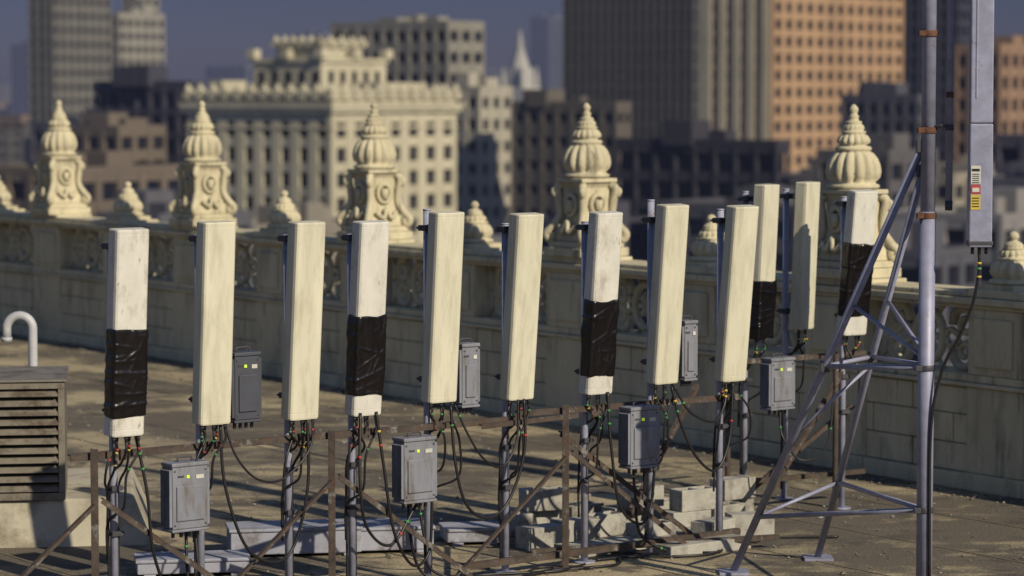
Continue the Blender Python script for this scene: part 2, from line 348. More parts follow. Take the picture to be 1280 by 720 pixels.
def antenna(x, y, top, wrap=None, ph=PH, yaw=38.3, tilt=5.0, weather=False, ncab=5, poletop=-.08, name='cellular_panel_antenna', pw=PW, cab=True):
    yw = R(yaw); n = Vector((math.sin(yw), -math.cos(yw)))
    px, py = x-n.x*.215, y-n.y*.215
    E = empty(name, (px, py, 0), yw)
    b = MB()
    b.cyl((0, 0, .012), (0, 0, top+poletop), .030, 18)
    b.cyl((0, 0, top+poletop), (0, 0, top+poletop+.012), .033, 18)
    b.cyl((0, 0, .002), (0, 0, .014), .09, 18)
    b.build('pole', [M_galv], E)
    zc = top-ph/2
    th = R(tilt)
    b = MB()
    hw, hd = pw/2, PDp/2
    sec = [(-hw, hd), (-hw, -hd*.45), (-hw*.96, -hd*.82), (-hw*.86, -hd*.97), (0, -hd*1.03), (hw*.86, -hd*.97), (hw*.96, -hd*.82), (hw, -hd*.45), (hw, hd)]
    ringz = [(-ph/2, .96), (-ph/2+.010, 1.0), (-ph/2+.045, 1.0), (-ph/2+.047, .988), (-ph/2+.051, .988), (-ph/2+.053, 1.0), (ph/2-.037, 1.0), (ph/2-.035, .988), (ph/2-.031, .988), (ph/2-.029, 1.0), (ph/2-.010, 1.0), (ph/2, .96)]
    rr = [b.addv([(sx_*k, sy_*k, z) for (sx_, sy_) in sec]) for (z, k) in ringz]
    ns_ = len(sec)
    for a, c in zip(rr, rr[1:]):
        for j in range(ns_): b.face([a+j, a+(j+1) % ns_, c+(j+1) % ns_, c+j], 0)
    b.face([rr[0]+j for j in range(ns_)][::-1], 0); b.face([rr[-1]+j for j in range(ns_)], 0)
    b.build('radome', [M_panelw if weather else M_panel], E, loc=(0, -.215, zc), rotx=th)
    b = MB()
    X = Matrix.Translation((0, -.215, zc)) @ Matrix.Rotation(th, 4, 'X')
    outs = []
    for i in range(ncab):
        u = -hw*.75+hw*1.5*i/(ncab-1); v = .02 if i % 2 else -.025
        p0 = X @ Vector((u, v, -ph/2)); p1 = X @ Vector((u, v, -ph/2-.05))
        b.cyl(p0, p1, .012, 10, 1); b.cyl(X @ Vector((u, v, -ph/2-.012)), X @ Vector((u, v, -ph/2-.024)), .017, 6, 0)
        outs.append(p1)
    for zz in (ph/2-.14, -ph/2+.16):
        p = X @ Vector((0, hd, zz))
        b.cbox((0, -.0, p.z), (.10, .10, .045), 0); b.cbox((0, (p.y-.03)/2, p.z+.02), (.06, abs(p.y)+.02, .012), 0)
        b.cbox((0, (p.y-.03)/2, p.z-.02), (.06, abs(p.y)+.02, .012), 0)
        b.cbox((0, p.y+.012, p.z), (.13, .02, .09), 0)
        for sg in (-1, 1):
            b.cyl((sg*.042, .085, p.z), (sg*.042, -.07, p.z), .006, 8, 0); b.cyl((sg*.042, .065, p.z), (sg*.042, .055, p.z), .013, 6, 0)
    b.build('brackets_and_connectors', [M_clamp, M_cable], E, bevel=.002)
    if wrap:
        b = MB(); noise_box(b, hw, hd*1.04, -ph/2+wrap[0], -ph/2+wrap[1], .005, .011)
        b.build('plastic_wrap', [M_wrap], E, loc=(0, -.215, zc), rotx=th)
    if cab:
        b = MB()
        for i, p in enumerate(outs):
            mode = i % 3
            if mode == 0:
                zt = random.uniform(.3, .6); sd_ = random.choice((-1, 1))
                pts = spline([p, p+Vector((0, 0, -.06)), (sd_*.05, -.10, p.z-.20), (sd_*.045, .01, p.z-.36), (sd_*.042, .01, zt+.2), (sd_*.042, .01, .1)], 8)
            elif mode == 1:
                sg = random.choice((-1, 1)); dr = random.uniform(.28, .6)
                pts = spline([p, p+Vector((0, 0, -.08)), (p.x+sg*.09, -.17, p.z-dr*.5), (p.x+sg*.10, -.14, p.z-dr), (sg*.05, .0, p.z-dr-.12), (sg*.045, .02, p.z-dr-.4)], 8)
            else:
                pts = spline([p, p+Vector((0, 0, -.07)), (p.x*.6, -.10, p.z-.17), (.0, .04, p.z-.30), (-.03, .05, p.z-.8)], 8)
            b.tube(pts, .0095, 7, 0)
            for k in (5, 8, 14):
                if random.random() < .5:
                    a, c = pts[k], pts[k+1]; a = Vector(a); c = Vector(c)
                    d = (c-a).normalized()*.013; b.cyl(a, a+d, .0118, 8, random.choice((1, 2, 2, 3)))
        for zz in (top-ph-.42, top-ph-.75):
            b.cyl((0, 0, zz), (0, 0, zz+.04), .038, 14, 4); b.cbox((0, -.045, zz+.02), (.09, .025, .035), 4); b.cyl((.05, -.06, zz+.02), (.05, .03, zz+.02), .007, 6, 4)
        b.build('jumper_cables', [M_cable, M_red, M_green, M_yel, M_clamp], E)
    return E, outs

row = [(-2.77, 20.40, 2.925, (.14, .78), True, 0), (-2.19, 20.87, 2.955, None, False, 0), (-1.57, 21.40, 2.93, None, False, 0), (-1.11, 21.80, 2.915, (.16, .78), True, 0),
       (-.538, 22.25, 2.968, None, False, .0), (.083, 22.75, 2.934, None, False, 0), (.732, 23.25, 2.926, (.15, .78), True, 0), (1.30, 23.65, 2.97, None, False, 0), (1.91, 24.10, 2.944, None, False, 0)]
tilts = [4.0, 3.5, 4.2, 4.5, 4.2, 5.0, 5.2, 5.0, 6.0]
ptop = [-.16, -.12, -.12, -.12, .0, -.1, -.1, .02, -.05]
for (r, tl, pt) in zip(row, tilts, ptop):
    antenna(r[0], r[1], r[2], r[3], weather=r[4], tilt=tl, poletop=pt, yaw=38.3+random.uniform(-1.5, 1.5))
antenna(2.36, 26.6, 3.04, (.0, .55), ph=1.45, yaw=50, tilt=3, ncab=4, pw=.25)
antenna(2.79, 27.0, 3.05, None, ph=1.40, yaw=55, tilt=2.5, ncab=4, pw=.27)
antenna(3.20, 26.3, 3.0, (.18, .86), ph=1.35, yaw=30, tilt=7, weather=True, ncab=4)

# ------------------------------------------------------------------ support frame
DR = Vector((.784, .620)); NR = Vector((.620, -.784)); P0 = Vector((-2.90, 20.565))
def rw(s, off, z):
    p = P0+DR*s+NR*off; return (p.x, p.y, z)
F = empty('antenna_support_frame')
b = MB()
b.angle(rw(-.40, .055, 1.28), rw(3.60, .055, 1.27), .050, .009)
b.angle(rw(3.70, .055, 1.31), rw(6.15, .055, 1.29), .050, .009)
b.angle(rw(3.3, .10, 1.24), rw(4.3, .10, 1.26), .04, .008)
for s, h in ((-.22, 1.34), (1.853, 1.32), (4.17, 1.36)):
    b.angle(rw(s, .11, .02), rw(s, .11, h), .055, .009)
    b.cbox(rw(s, .11, .012), (.2, .2, .02))
    b.angle(rw(s-.02, .15, .93), rw(s-1.15, .15, .06), .042, .008)
    b.angle(rw(s+.02, .16, .97), rw(s+1.30, .16, .06), .042, .008)
b.angle(rw(3.2, .0, .11), rw(6.2, .0, .11), .055, .009)
b.angle(rw(-.3, .0, .07), rw(2.6, .0, .07), .055, .009)
b.angle(rw(4.15, .05, 1.12), rw(5.75, -.05, .08), .045, .008)
b.angle(rw(5.2, -.3, .30), rw(6.7, -1.1, 1.25), .045, .008)
b.angle(rw(4.3, -.5, .06), rw(6.3, .4, .10), .045, .008)
for (r) in row:
    n = Vector((.62, -.784)); p = Vector((r[0], r[1]))-n*.215; s = (p-P0).dot(DR)
    b.X = Matrix.Translation(rw(s, .088, 1.275)) @ Matrix.Rotation(R(38.3), 4, 'Z')
    b.box(-.05, .05, -.006, .006, -.04, .04)
    for u in (-.04, .04):
        b.cyl((u, -.02, .025), (u, .0, .025), .008, 6); b.cyl((u, -.02, -.025), (u, .0, -.025), .008, 6)
    b.X = Matrix.Identity(4)
b.build('rusty_angle_iron', [M_rust], F, bevel=.002)
b = MB()
b.angle((1.95, 25.9, 1.43), (3.35, 26.9, 1.43), .045, .008); b.angle((1.85, 25.7, .34), (3.35, 26.9, .30), .045, .008)
b.angle((2.1, 25.0, .05), (3.1, 26.5, 1.3), .045, .008); b.angle((2.0, 26.1, .05), (3.2, 26.7, .95), .04, .008)
b.cyl((1.98, 25.95, 0.0), (1.98, 25.95, 1.6), .026, 12); b.cyl((2.98, 26.05, 0.0), (2.98, 26.05, 1.5), .026, 12)
b.build('rear_angle_iron', [M_rust], F, bevel=.002)

# ------------------------------------------------------------------ remote radio units
def rru(x, y, z, wd=.30, dp=.15, h=.46, yaw=38.3, dark=False, lid=True):
    E = empty('remote_radio_unit', (x, y, z), R(yaw))
    b = MB()
    b.box(-wd/2, wd/2, -dp/2, dp/2, -h/2, h/2, 0)
    b.box(-wd/2-.01, wd/2+.01, -dp/2-.012, dp/2, h/2+.001, h/2+.03, 0)
    b.box(-wd/2+.03, wd/2-.03, -dp/2-.014, -dp/2-.001, -h/2+.06, h/2-.14, 0)
    b.box(-wd/2-.01, wd/2+.01, -dp/2-.01, dp/2, -h/2-.022, -h/2-.001, 0)
    b.build('housing', [M_boxd if dark else M_box], E, bevel=.008)
    b = MB()
    k = 9
    for i in range(k):
        yy = -dp/2+.012+(dp-.03)*i/(k-1)
        for sg in (-1, 1): b.box(sg*wd/2 if sg > 0 else -wd/2-.022, wd/2+.022 if sg > 0 else -wd/2, yy-.003, yy+.003, -h/2+.02, h/2-.02, 0)
    for i in range(12):
        xx = -wd/2+.02+(wd-.04)*i/11
        b.box(xx-.003, xx+.003, dp/2, dp/2+.03, -h/2+.02, h/2-.02, 0)
    for i in range(4):
        b.cyl((-wd*.35+wd*.7*i/3, 0, -h/2-.02), (-wd*.35+wd*.7*i/3, 0, -h/2-.07), .014, 10, 2)
    b.tube(spline([(-.06, 0, h/2+.03), (-.05, 0, h/2+.06), (.05, 0, h/2+.06), (.06, 0, h/2+.03)], 5), .007, 7, 2)
    b.box(-.02, .02, dp/2+.03, dp/2+.10, -.1, .1, 2)
    if lid: b.cbox((-.02, -dp/2-.004, h/2-.075), (.022, .008, .022), 1)
    b.cbox((wd*.27, -dp/2-.004, h/2-.08), (wd*.22, .006, .03), 3)
    b.cbox((-wd*.27, -dp/2-.004, h/2-.07), (.05, .006, .012), 2)
    for u in (-1, 1):
        for v in (-1, 1): b.cyl((u*(wd/2-.018), -dp/2-.006, v*(h/2-.03)), (u*(wd/2-.018), -dp/2, v*(h/2-.03)), .007, 8, 2)
    b.build('fins_and_ports', [M_boxd if dark else M_box, M_led, M_clamp, M_white], E)
    return E
rru(-2.41, 20.80, .93); rru(-.76, 21.98, .97); rru(1.05, 23.42, 1.05); rru(2.40, 25.6, 1.27, .28, .14, .42)
rru(-2.03, 21.35, 1.68, .22, .13, .48, dark=True); rru(-.37, 22.55, 1.65, .16, .13, .46, dark=False, lid=False); rru(1.47, 23.95, 1.72, .13, .12, .46, lid=False)

C = empty('coaxial_cable_loops')
def loop(nm, pts, r=.012, bands=True):
    b = MB(); q = spline(pts, 12); b.tube(q, r, 8, 0)
    if bands:
        for k in (4, 7, len(q)-9, len(q)-6):
            if random.random() < .6:
                a = Vector(q[k]); d = (Vector(q[k+1])-a).normalized()*.016; b.cyl(a, a+d, r+.003, 8, random.choice((1, 2, 2, 3)))
    b.build(nm, [M_cable, M_red, M_green, M_yel], C)
T0 = .155; ZT = 1.44     # antenna underside
loop('loop', [rw(.82, T0, ZT), rw(.84, .18, 1.0), rw(.98, .22, .55), rw(1.22, .2, .38), rw(1.46, .15, .45), rw(1.58, .18, .9), rw(1.60, T0, ZT)])
loop('loop', [rw(.86, T0, ZT), rw(.93, .2, 1.2), rw(1.1, .22, 1.02), rw(1.35, .2, 1.0), rw(1.60, .18, 1.2), rw(1.65, T0, ZT)], .009)
loop('loop', [rw(2.96, T0, ZT), rw(2.97, .2, 1.0), rw(3.06, .22, .66), rw(3.28, .2, .52), rw(3.52, .17, .62), rw(3.68, .18, 1.0), rw(3.70, T0, ZT)])
loop('loop', [rw(3.0, T0, ZT), rw(3.1, .2, 1.2), rw(3.24, .22, 1.0), rw(3.44, .2, .92), rw(3.6, .18, 1.1), rw(3.64, T0, ZT)], .009)
loop('loop', [rw(2.24, T0, ZT), rw(2.28, .2, 1.0), rw(2.36, .22, .5), rw(2.55, .2, .22), rw(2.75, .15, .3), rw(2.78, .15, .72)])
loop('loop', [rw(4.58, T0, ZT), rw(4.58, .2, 1.0), rw(4.66, .22, .5), rw(4.9, .2, .32), rw(5.06, .15, .45), rw(5.1, .15, .77)])
loop('loop', [rw(5.28, T0, ZT), rw(5.36, .2, 1.1), rw(5.52, .22, .82), rw(5.75, .2, .70), rw(5.92, .18, .95), rw(5.98, T0, ZT)])
loop('loop', [rw(5.31, T0, ZT), rw(5.45, .2, 1.22), rw(5.7, .22, 1.12), rw(5.86, .18, 1.25), rw(5.90, T0, ZT)], .012)
loop('loop', [rw(.09, T0, ZT), rw(.16, .2, 1.0), rw(.2, .2, .6), rw(.3, .18, .3), rw(.4, .1, .03)])
loop('loop', [rw(.58, .05, .66), rw(.56, .1, .35), rw(.6, .1, .1), rw(.75, .2, .02)])
loop('loop', [rw(.66, .05, .66), rw(.66, .1, .35), rw(.72, .1, .1), rw(.95, .2, .02)])
loop('loop', [rw(2.62, .05, .7), rw(2.60, .1, .45), rw(2.7, .1, .15), rw(2.9, .2, .02)])
loop('loop', [rw(2.72, .05, .7), rw(2.74, .1, .4), rw(2.8, .1, .15), rw(3.1, .2, .02)])
loop('loop', [rw(4.95, .05, .78), rw(4.93, .1, .55), rw(5.0, .1, .2), rw(5.3, .2, .02)])
loop('loop', [rw(2.09, T0, ZT), rw(2.04, .22, .9), rw(2.12, .2, .55), rw(2.35, .2, .4), rw(2.64, .15, .70)])
loop('loop', [(2.42, 25.55, 1.02), (2.44, 25.5, .8), (2.6, 25.4, .6), (2.85, 25.6, .7), (2.96, 26.0, 1.2)], .01)
for i in range(7):
    s = random.uniform(-.2, 5.5); pts = []
    for k in range(6): pts.append(rw(s+k*.35, .1+random.uniform(-.25, .25), .02))
    loop('roof_run', pts, .011, False)

# ------------------------------------------------------------------ mast with raking legs
Mx, My = 3.07, 21.0
T = empty('antenna_mast', (0, 0, 0))
b = MB()
b.cyl((Mx, My, 0.0), (Mx, My, 3.02), .060, 24); b.cyl((Mx, My, 3.02), (Mx, My, 7.2), .054, 24)
def leg(a, c, r=.03): b.cyl(a, c, r, 14)
A1, B1 = Vector((3.03, 21.02, 3.50)), Vector((1.80, 22.9, 0.02))
A2, B2 = Vector((3.04, 21.06, 3.32)), Vector((2.56, 23.6, 0.02))
leg(A1, B1, .031); leg(A2, B2, .028)
def on(A, B, z): t = (A.z-z)/(A.z-B.z); return A+(B-A)*t
def mz(z): return Vector((Mx, My, z))
for (p, q, r) in ((on(A1, B1, 1.78), mz(1.86), .02), (on(A2, B2, 1.83), mz(1.88), .018), (on(A1, B1, 1.78), on(A2, B2, 1.83), .018),
                  (on(A1, B1, 2.28), mz(1.92), .016), (on(A2, B2, 2.3), mz(1.95), .016), (on(A1, B1, .50), mz(.80), .02), (on(A2, B2, .72), mz(.80), .02),
                  (on(A1, B1, .50), on(A2, B2, .72), .016), (on(A1, B1, 1.2), on(A2, B2, 1.75), .014)):
    leg(p, q, r)
for B_ in (B1, B2): b.cbox((B_.x, B_.y, .012), (.24, .24, .02))
b.build('mast_and_legs', [M_mast], T)
b = MB()
for z in (4.33, 3.62, 2.99, 1.86, .8):
    b.cyl((Mx, My, z-.022), (Mx, My, z+.022), .066, 20, 0 if z > 2.5 else 1)
    b.cbox((Mx-.06, My-.03, z), (.05, .07, .04), 0 if z > 2.5 else 1)
for z, p in ((1.78, A1), (1.83, A2)):
    q = on(p, B1 if p is A1 else B2, z); b.cbox(q, (.07, .07, .09), 1)
for p in (A1, A2): b.cbox(p, (.09, .07, .09), 1)
b.build('rusty_clamps', [M_rustd, M_clamp], T, bevel=.004)

W_ = empty('whip_antenna')
b = MB(); wx, wy = 3.218, 20.95
b.cyl((wx, wy, 3.10), (wx, wy, 6.6), .025, 16, 0); b.cyl((wx, wy, 3.03), (wx, wy, 3.10), .028, 16, 1)
b.cyl((wx, wy, 3.62), (wx, wy, 3.66), .032, 16, 1)
b.tube(spline([(wx, wy, 3.64), (3.16, 20.93, 3.655), (3.10, 20.97, 3.64)], 5), .012, 8, 1)
b.cyl((wx, wy, 5.2), (3.07, 21.0, 5.2), .02, 8, 1)
b.cyl((wx, wy, 3.86), (wx, wy, 3.90), .028, 16, 2)
b.build('rod', [M_mast, M_clamp, M_rustd], W_)

O = empty('sector_pipe_antenna')
b = MB()
ox, oy = 3.415, 20.76
b.cbox((ox, oy, 5.0), (.165, .10, 2.65), 0); b.cbox((ox, oy, 3.22), (.17, .105, .90), 0); b.cbox((ox, oy, 2.80), (.185, .11, .04), 1)
b.cbox((ox-.04, oy-.002, 4.45), (.02, .108, 1.2), 0)
b.build('housing', [M_mast, M_clamp], O, bevel=.012)
b = MB(); yl = oy-.055
b.cbox((ox-.040, yl, 3.30), (.07, .004, .13), 0); b.cbox((ox-.040, yl, 3.195), (.07, .004, .065), 1); b.cbox((ox-.040, yl, 3.10), (.07, .004, .11), 2)
b.cbox((ox-.040, yl-.004, 3.335), (.055, .003, .018), 3); b.cbox((ox-.040, yl-.004, 3.19), (.05, .003, .03), 0)
for i in range(5): b.cbox((ox-.040, yl-.004, 3.305-i*.015), (.05, .003, .005), 3)
for i in range(4): b.cbox((ox-.040, yl-.004, 3.13-i*.02), (.05, .003, .006), 3)
b.build('warning_labels', [M_white, M_red, M_yel, M_black], O)
b = MB()
for z in (4.9, 6.0): b.beam((ox, oy+.06, z), (Mx, My, z), .05, .05, 0)
for u in (-.05, 0, .05): b.cyl((ox+u, oy, 2.78), (ox+u, oy, 2.72), .013, 8, 1)
b.tube(spline([(ox, oy, 2.74), (ox, oy, 2.6), (ox-.04, oy+.03, 2.35), (ox-.13, oy+.08, 2.1), (ox-.24, oy+.14, 1.85), (Mx+.03, My-.07, 1.4), (Mx+.03, My-.07, .3)], 10), .012, 8, 1)
for z in (2.66, 2.62, 2.56): b.cyl((ox, oy, z), (ox, oy, z-.015), .018, 8, 2 if z != 2.62 else 3)
b.build('arms_and_cable', [M_mast, M_cable, M_yel, M_green], O)

# ------------------------------------------------------------------ louvered vent unit + gooseneck
V = empty('louvered_vent_unit', (-3.15, 24.4, 0), R(8))
b = MB()
o = b.addv([(-3, -.05, 0), (.05, -.05, 0), (.05, 2.3, 0), (-3, 2.3, 0), (-3, .05, .40), (-.12, .05, .40), (-.12, 2.1, .40), (-3, 2.1, .40)])
for q in ((4, 5, 6, 7), (0, 1, 5, 4), (1, 2, 6, 5), (2, 3, 7, 6), (3, 0, 4, 7)): b.face([o+i for i in q])
b.build('plinth', [M_plinth], V, bevel=.02)
b = MB()
x0, x1, zb, zt = -1.9, -.70, .40, 1.42
b.box(x0, x1, .0, .06, zb, zb+.06); b.box(x0, x1, .0, .06, zt-.06, zt); b.box(x1-.055, x1, .002, .058, zb+.061, zt-.061); b.box(x0, x0+.055, .002, .058, zb+.061, zt-.061)
b.box(x0, x1, .061, 1.2, zb, zt-.01); b.box(x0-.02, x1+.02, -.02, 1.25, zt+.001, zt+.018)
k = 11
for i in range(k):
    z = zb+.10+(zt-zb-.2)*i/(k-1)
    b.cbox(((x0+x1)/2, .022, z), (x1-x0-.115, .085, .010), 0, Matrix.Rotation(R(38), 4, 'X'))
b.box(x0+.056, x1-.056, .054, .0605, zb+.061, zt-.061, 1)
b.build('louvers', [M_louver, M_black], V, bevel=.003)
G = empty('gooseneck_vent_pipe', (-4.55, 26.2, 0))
b = MB()
pts = [(.12, 0, 0), (.12, 0, .9), (.12, 0, 1.68)]+[(.12*math.cos(R(a)), 0, 1.72+.12*math.sin(R(a))) for a in range(0, 181, 15)]+[(-.12, 0, 1.62)]
b.tube(pts, .042, 18, 0); b.cyl((.12, 0, 1.3), (.12, 0, 1.34), .050, 18); b.cyl((.12, 0, 0), (.12, 0, .04), .12, 18)
b.cyl((-.12, 0, 1.60), (-.12, 0, 1.64), .050, 18)
b.build('pipe', [M_vent], G)

# ------------------------------------------------------------------ ballast blocks, trays
def cblock(x, y, z, yaw, hollow=True, sx_=.40, sy_=.20, sz=.19):
    b = MB()
    if hollow:
        t = .035
        b.box(-sx_/2, sx_/2, -sy_/2, -sy_/2+t, 0, sz); b.box(-sx_/2, sx_/2, sy_/2-t, sy_/2, 0, sz)
        for u in (-sx_/2, -t/2, sx_/2-t): b.box(u, u+t, -sy_/2+t, sy_/2-t, 0, sz-.002)
    else: b.box(-sx_/2, sx_/2, -sy_/2, sy_/2, 0, sz)
    b.build('concrete_block', [M_conc], None, bevel=.006, loc=(x, y, z), rotz=R(yaw+random.uniform(-6, 6)))
for a in ((-.02, 24.9, 0, 30, 1), (.20, 25.25, 0, 30, 0), (.28, 25.15, .192, 20, 1), (.62, 25.5, 0, 40, 1), (.55, 24.6, 0, 35, 0), (.80, 24.9, 0, 38, 1),
          (1.02, 25.4, 0, 38, 0), (1.15, 25.3, .192, 45, 1), (1.38, 25.75, 0, 38, 1), (1.55, 25.1, 0, 30, 0), (1.62, 25.15, .192, 35, 1), (1.90, 25.5, 0, 38, 1), (2.1, 24.95, 0, 20, 0),
          (1.2, 24.4, 0, 38, 1), (1.75, 24.55, 0, 50, 0), (.25, 24.2, 0, 38, 0), (2.0, 25.9, 0, 38, 0), (2.02, 25.85, .192, 38, 0)):
    cblock(a[0], a[1], a[2], a[3], bool(a[4]))
cblock(.35, 24.7, 0, 35, False, .5, .5, .06); cblock(1.35, 24.9, 0, 35, False, .5, .5, .06); cblock(.9, 24.1, 0, 38, False, 1.1, .35, .08); cblock(1.6, 24.0, 0, 38, False, .9, .3, .10)
for (x, y, a, l, wd, h) in ((-1.85, 23.9, 38, 1.1, .45, .22), (-1.15, 24.1, 38, .9, .5, .20), (-.35, 24.5, 38, .5, .4, .12), (-2.6, 22.9, 38, .9, .4, .12)):
    E = empty('ballast_box', (x, y, 0), R(a-28)); b = MB()
    b.box(-l/2, l/2, -wd/2, wd/2, .03, h); b.box(-l/2-.015, l/2+.015, -wd/2-.015, wd/2+.015, h+.001, h+.03)
    b.box(-l/2+.05, -l/2+.15, -wd/2, wd/2, 0, .029); b.box(l/2-.15, l/2-.05, -wd/2, wd/2, 0, .029)
    b.build('box_and_lid', [M_bconc], E, bevel=.01)

# ------------------------------------------------------------------ city
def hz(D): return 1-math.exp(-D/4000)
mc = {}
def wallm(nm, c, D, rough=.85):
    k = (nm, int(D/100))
    if k not in mc: mc[k] = mat(nm, c, rough, ns=.08, var=.15, bump=0, dirt_or_shade=tuple(q*.6 for q in c), dlo=.5, dhi=.8, dns=.12, stretch=(1, 1, .4), haze=hz(D))
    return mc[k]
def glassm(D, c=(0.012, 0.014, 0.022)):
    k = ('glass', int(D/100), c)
    if k not in mc: mc[k] = mat('window_glass', c, .25, ns=.6, var=.6, bump=0, dirt_or_shade=(0.10, 0.092, 0.075), dlo=.6, dhi=.62, dns=.45, haze=hz(D), spec=.25)
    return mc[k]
GR = R(-36.87)
def building(name, cx, cy, a, b_, top, wall, fh=3.5, na=6, nb=6, pier=.35, span=.35, base=-60, D=None, rot=GR, glass=None, par=1.2, roofstuff=True, wall_b=None):
    """corner (cx,cy) is the corner nearest the viewer; a along -local x, b along +local y"""
    D = D or cy
    E = empty(name, (cx, cy, base), rot)
    H = top-base
    b = MB()
    b.box(-a+.45, -.45, .45, b_-.45, 0, H-.3, 0)
    b.build('window_glazing', [glass or glassm(D)], E)
    b = MB()
    nf = int(H/fh)
    for i in range(nf):
        z = H-par-(i+1)*fh
        if z < 0: break
        b.box(-a, 0, 0, b_, z, z+fh*span, 0)
    b.box(-a, 0, 0, b_, H-par, H-.3, 0)
    t = .3
    b.box(-a-.05, .05, -.05, t, H-.298, H+.5, 0); b.box(-a-.05, .05, b_-t, b_+.05, H-.298, H+.5, 0)
    b.box(-a-.05, -a+t, t+.002, b_-t-.002, H-.298, H+.498, 0); b.box(-t, .05, t+.002, b_-t-.002, H-.298, H+.498, 0)
    b.build('floor_bands', [wall], E)
    b = MB()
    pr = .12
    ba = a/na; pw = ba*pier
    for i in range(na+1):
        x = -a+ba*i; xa, xb = max(x-pw/2, -a-.001), min(x+pw/2, .001)
        b.box(xa, xb, -pr, .44, 0, H-.31, 0); b.box(xa, xb, b_-.44, b_+pr, 0, H-.31, 0)
    bb = b_/nb; pw = bb*pier
    for i in range(nb+1):
        y = bb*i; ya, yb = max(y-pw/2, .003), min(y+pw/2, b_-.003)
        b.box(-.44, pr, ya, yb, 0, H-.312, 0); b.box(-a-pr, -a+.44, ya, yb, 0, H-.312, 0)
    b.build('piers', [wall_b or wall], E)
    if roofstuff:
        b = MB()
        for i in range(3):
            x = random.uniform(-a*.8, -a*.25); y = random.uniform(b_*.25, b_*.8); q = random.uniform(1, 2.5)
            b.box(x-q, x+q, y-q, y+q, H-.3, H+random.uniform(1.2, 3.2), 0)
        b.build('rooftop_plant', [wall], E)
    return E

cream = (0.46, 0.425, 0.315)
D = 380
wc = wallm('cream_terracotta', cream, D)
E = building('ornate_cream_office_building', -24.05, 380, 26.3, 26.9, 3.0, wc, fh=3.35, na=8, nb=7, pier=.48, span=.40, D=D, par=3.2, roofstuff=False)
H = 63.0
b = MB()
b.box(-26.9, .6, -.6, 27.5, H-1.8, H-1.2); b.box(-27.1, .8, -.8, 27.7, H-1.198, H-.6); b.box(-26.5, .2, -.2, 27.1, H-4.1, H-3.7)
def crest(x0, y0, x1, y1, z, n, h=1.7):
    for i in range(n+1):
        t = i/n; x = x0+(x1-x0)*t; y = y0+(y1-y0)*t
        b.box(x-.55, x+.55, y-.55, y+.55, z, z+h*.6); b.lathe([(.5, z+h*.6, 0), (.58, z+h*.75, 0), (.35, z+h, 0), (.08, z+h*1.3, 0)], (x, y), 10)
    for i in range(n):
        t = (i+.5)/n; x = x0+(x1-x0)*t; y = y0+(y1-y0)*t
        L_ = math.hypot(x1-x0, y1-y0)/n/2-.56
        b.box(x-(L_ if y0 == y1 else .25), x+(L_ if y0 == y1 else .25), y-(.25 if y0 == y1 else L_), y+(.25 if y0 == y1 else L_), z, z+h*.35)
        b.lathe([(.6, z+h*.35, 0), (.55, z+h*.6, 0), (.2, z+h*.8, 0)], (x, y), 10)
crest(-26, -.1, -.1, -.1, H-.1, 11); crest(0.05, .0, 0.05, 26.8, H-.1, 11); crest(-26.2, 26.9, 0, 26.9, H-.1, 9)
b.build('cornice_and_cresting', [wc], E)
b = MB()
b.box(-22, -9.5, 9, 23, H-.4, H+5.0); b.box(-22.3, -9.2, 8.7, 23.3, H+5.0, H+5.6)
b.box(-18.5, -10.5, 9.8, 19, H+5.6, H+7.2)
for (x, y) in ((-22, 9), (-15.8, 9), (-9.5, 9), (-9.5, 16), (-9.5, 23), (-22, 23), (-22, 16)): b.box(x-.7, x+.7, y-.7, y+.7, H+5.6, H+6.9)
b.box(-8, -3, 14, 24, H-.4, H+2.2); b.box(-25, -22.5, 3, 8, H-.4, H+2.5)
crest(-18.5, 9.8, -10.5, 9.8, H+7.2, 5, 1.2); crest(-10.5, 9.8, -10.5, 19, H+7.2, 4, 1.2)
b.build('penthouse', [wc], E)
b = MB()
for i in range(5): b.box(-21+i*2.5, -20+i*2.5, 8.93, 9.1, H+1.5, H+3.8); b.box(-9.6, -9.42, 10.5+i*2.5, 11.5+i*2.5, H+1.5, H+3.8)
b.build('penthouse_windows', [glassm(D)], E)

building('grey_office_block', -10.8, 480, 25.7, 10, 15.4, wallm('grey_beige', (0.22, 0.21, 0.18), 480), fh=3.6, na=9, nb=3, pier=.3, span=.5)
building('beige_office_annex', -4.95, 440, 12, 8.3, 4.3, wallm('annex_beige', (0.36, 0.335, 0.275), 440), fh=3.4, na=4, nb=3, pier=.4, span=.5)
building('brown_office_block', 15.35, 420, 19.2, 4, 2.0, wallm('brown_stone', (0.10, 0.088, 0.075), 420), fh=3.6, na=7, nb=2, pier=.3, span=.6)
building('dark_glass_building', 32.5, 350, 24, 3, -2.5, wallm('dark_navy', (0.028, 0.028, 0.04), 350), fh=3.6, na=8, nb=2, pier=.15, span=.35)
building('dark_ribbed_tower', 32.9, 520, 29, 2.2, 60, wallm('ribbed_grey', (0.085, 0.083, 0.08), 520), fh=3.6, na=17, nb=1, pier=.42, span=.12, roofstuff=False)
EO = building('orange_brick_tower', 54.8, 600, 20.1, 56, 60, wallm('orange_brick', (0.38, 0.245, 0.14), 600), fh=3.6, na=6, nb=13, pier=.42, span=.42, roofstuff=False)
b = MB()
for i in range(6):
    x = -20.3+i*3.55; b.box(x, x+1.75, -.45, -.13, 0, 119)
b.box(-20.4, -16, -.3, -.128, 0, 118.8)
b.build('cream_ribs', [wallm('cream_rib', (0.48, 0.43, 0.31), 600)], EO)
building('dark_blue_office_tower', 100, 640, 15, 10, 34, wallm('blue_dark', (0.035, 0.038, 0.06), 640), na=6, nb=4, pier=.25, span=.3, roofstuff=False)
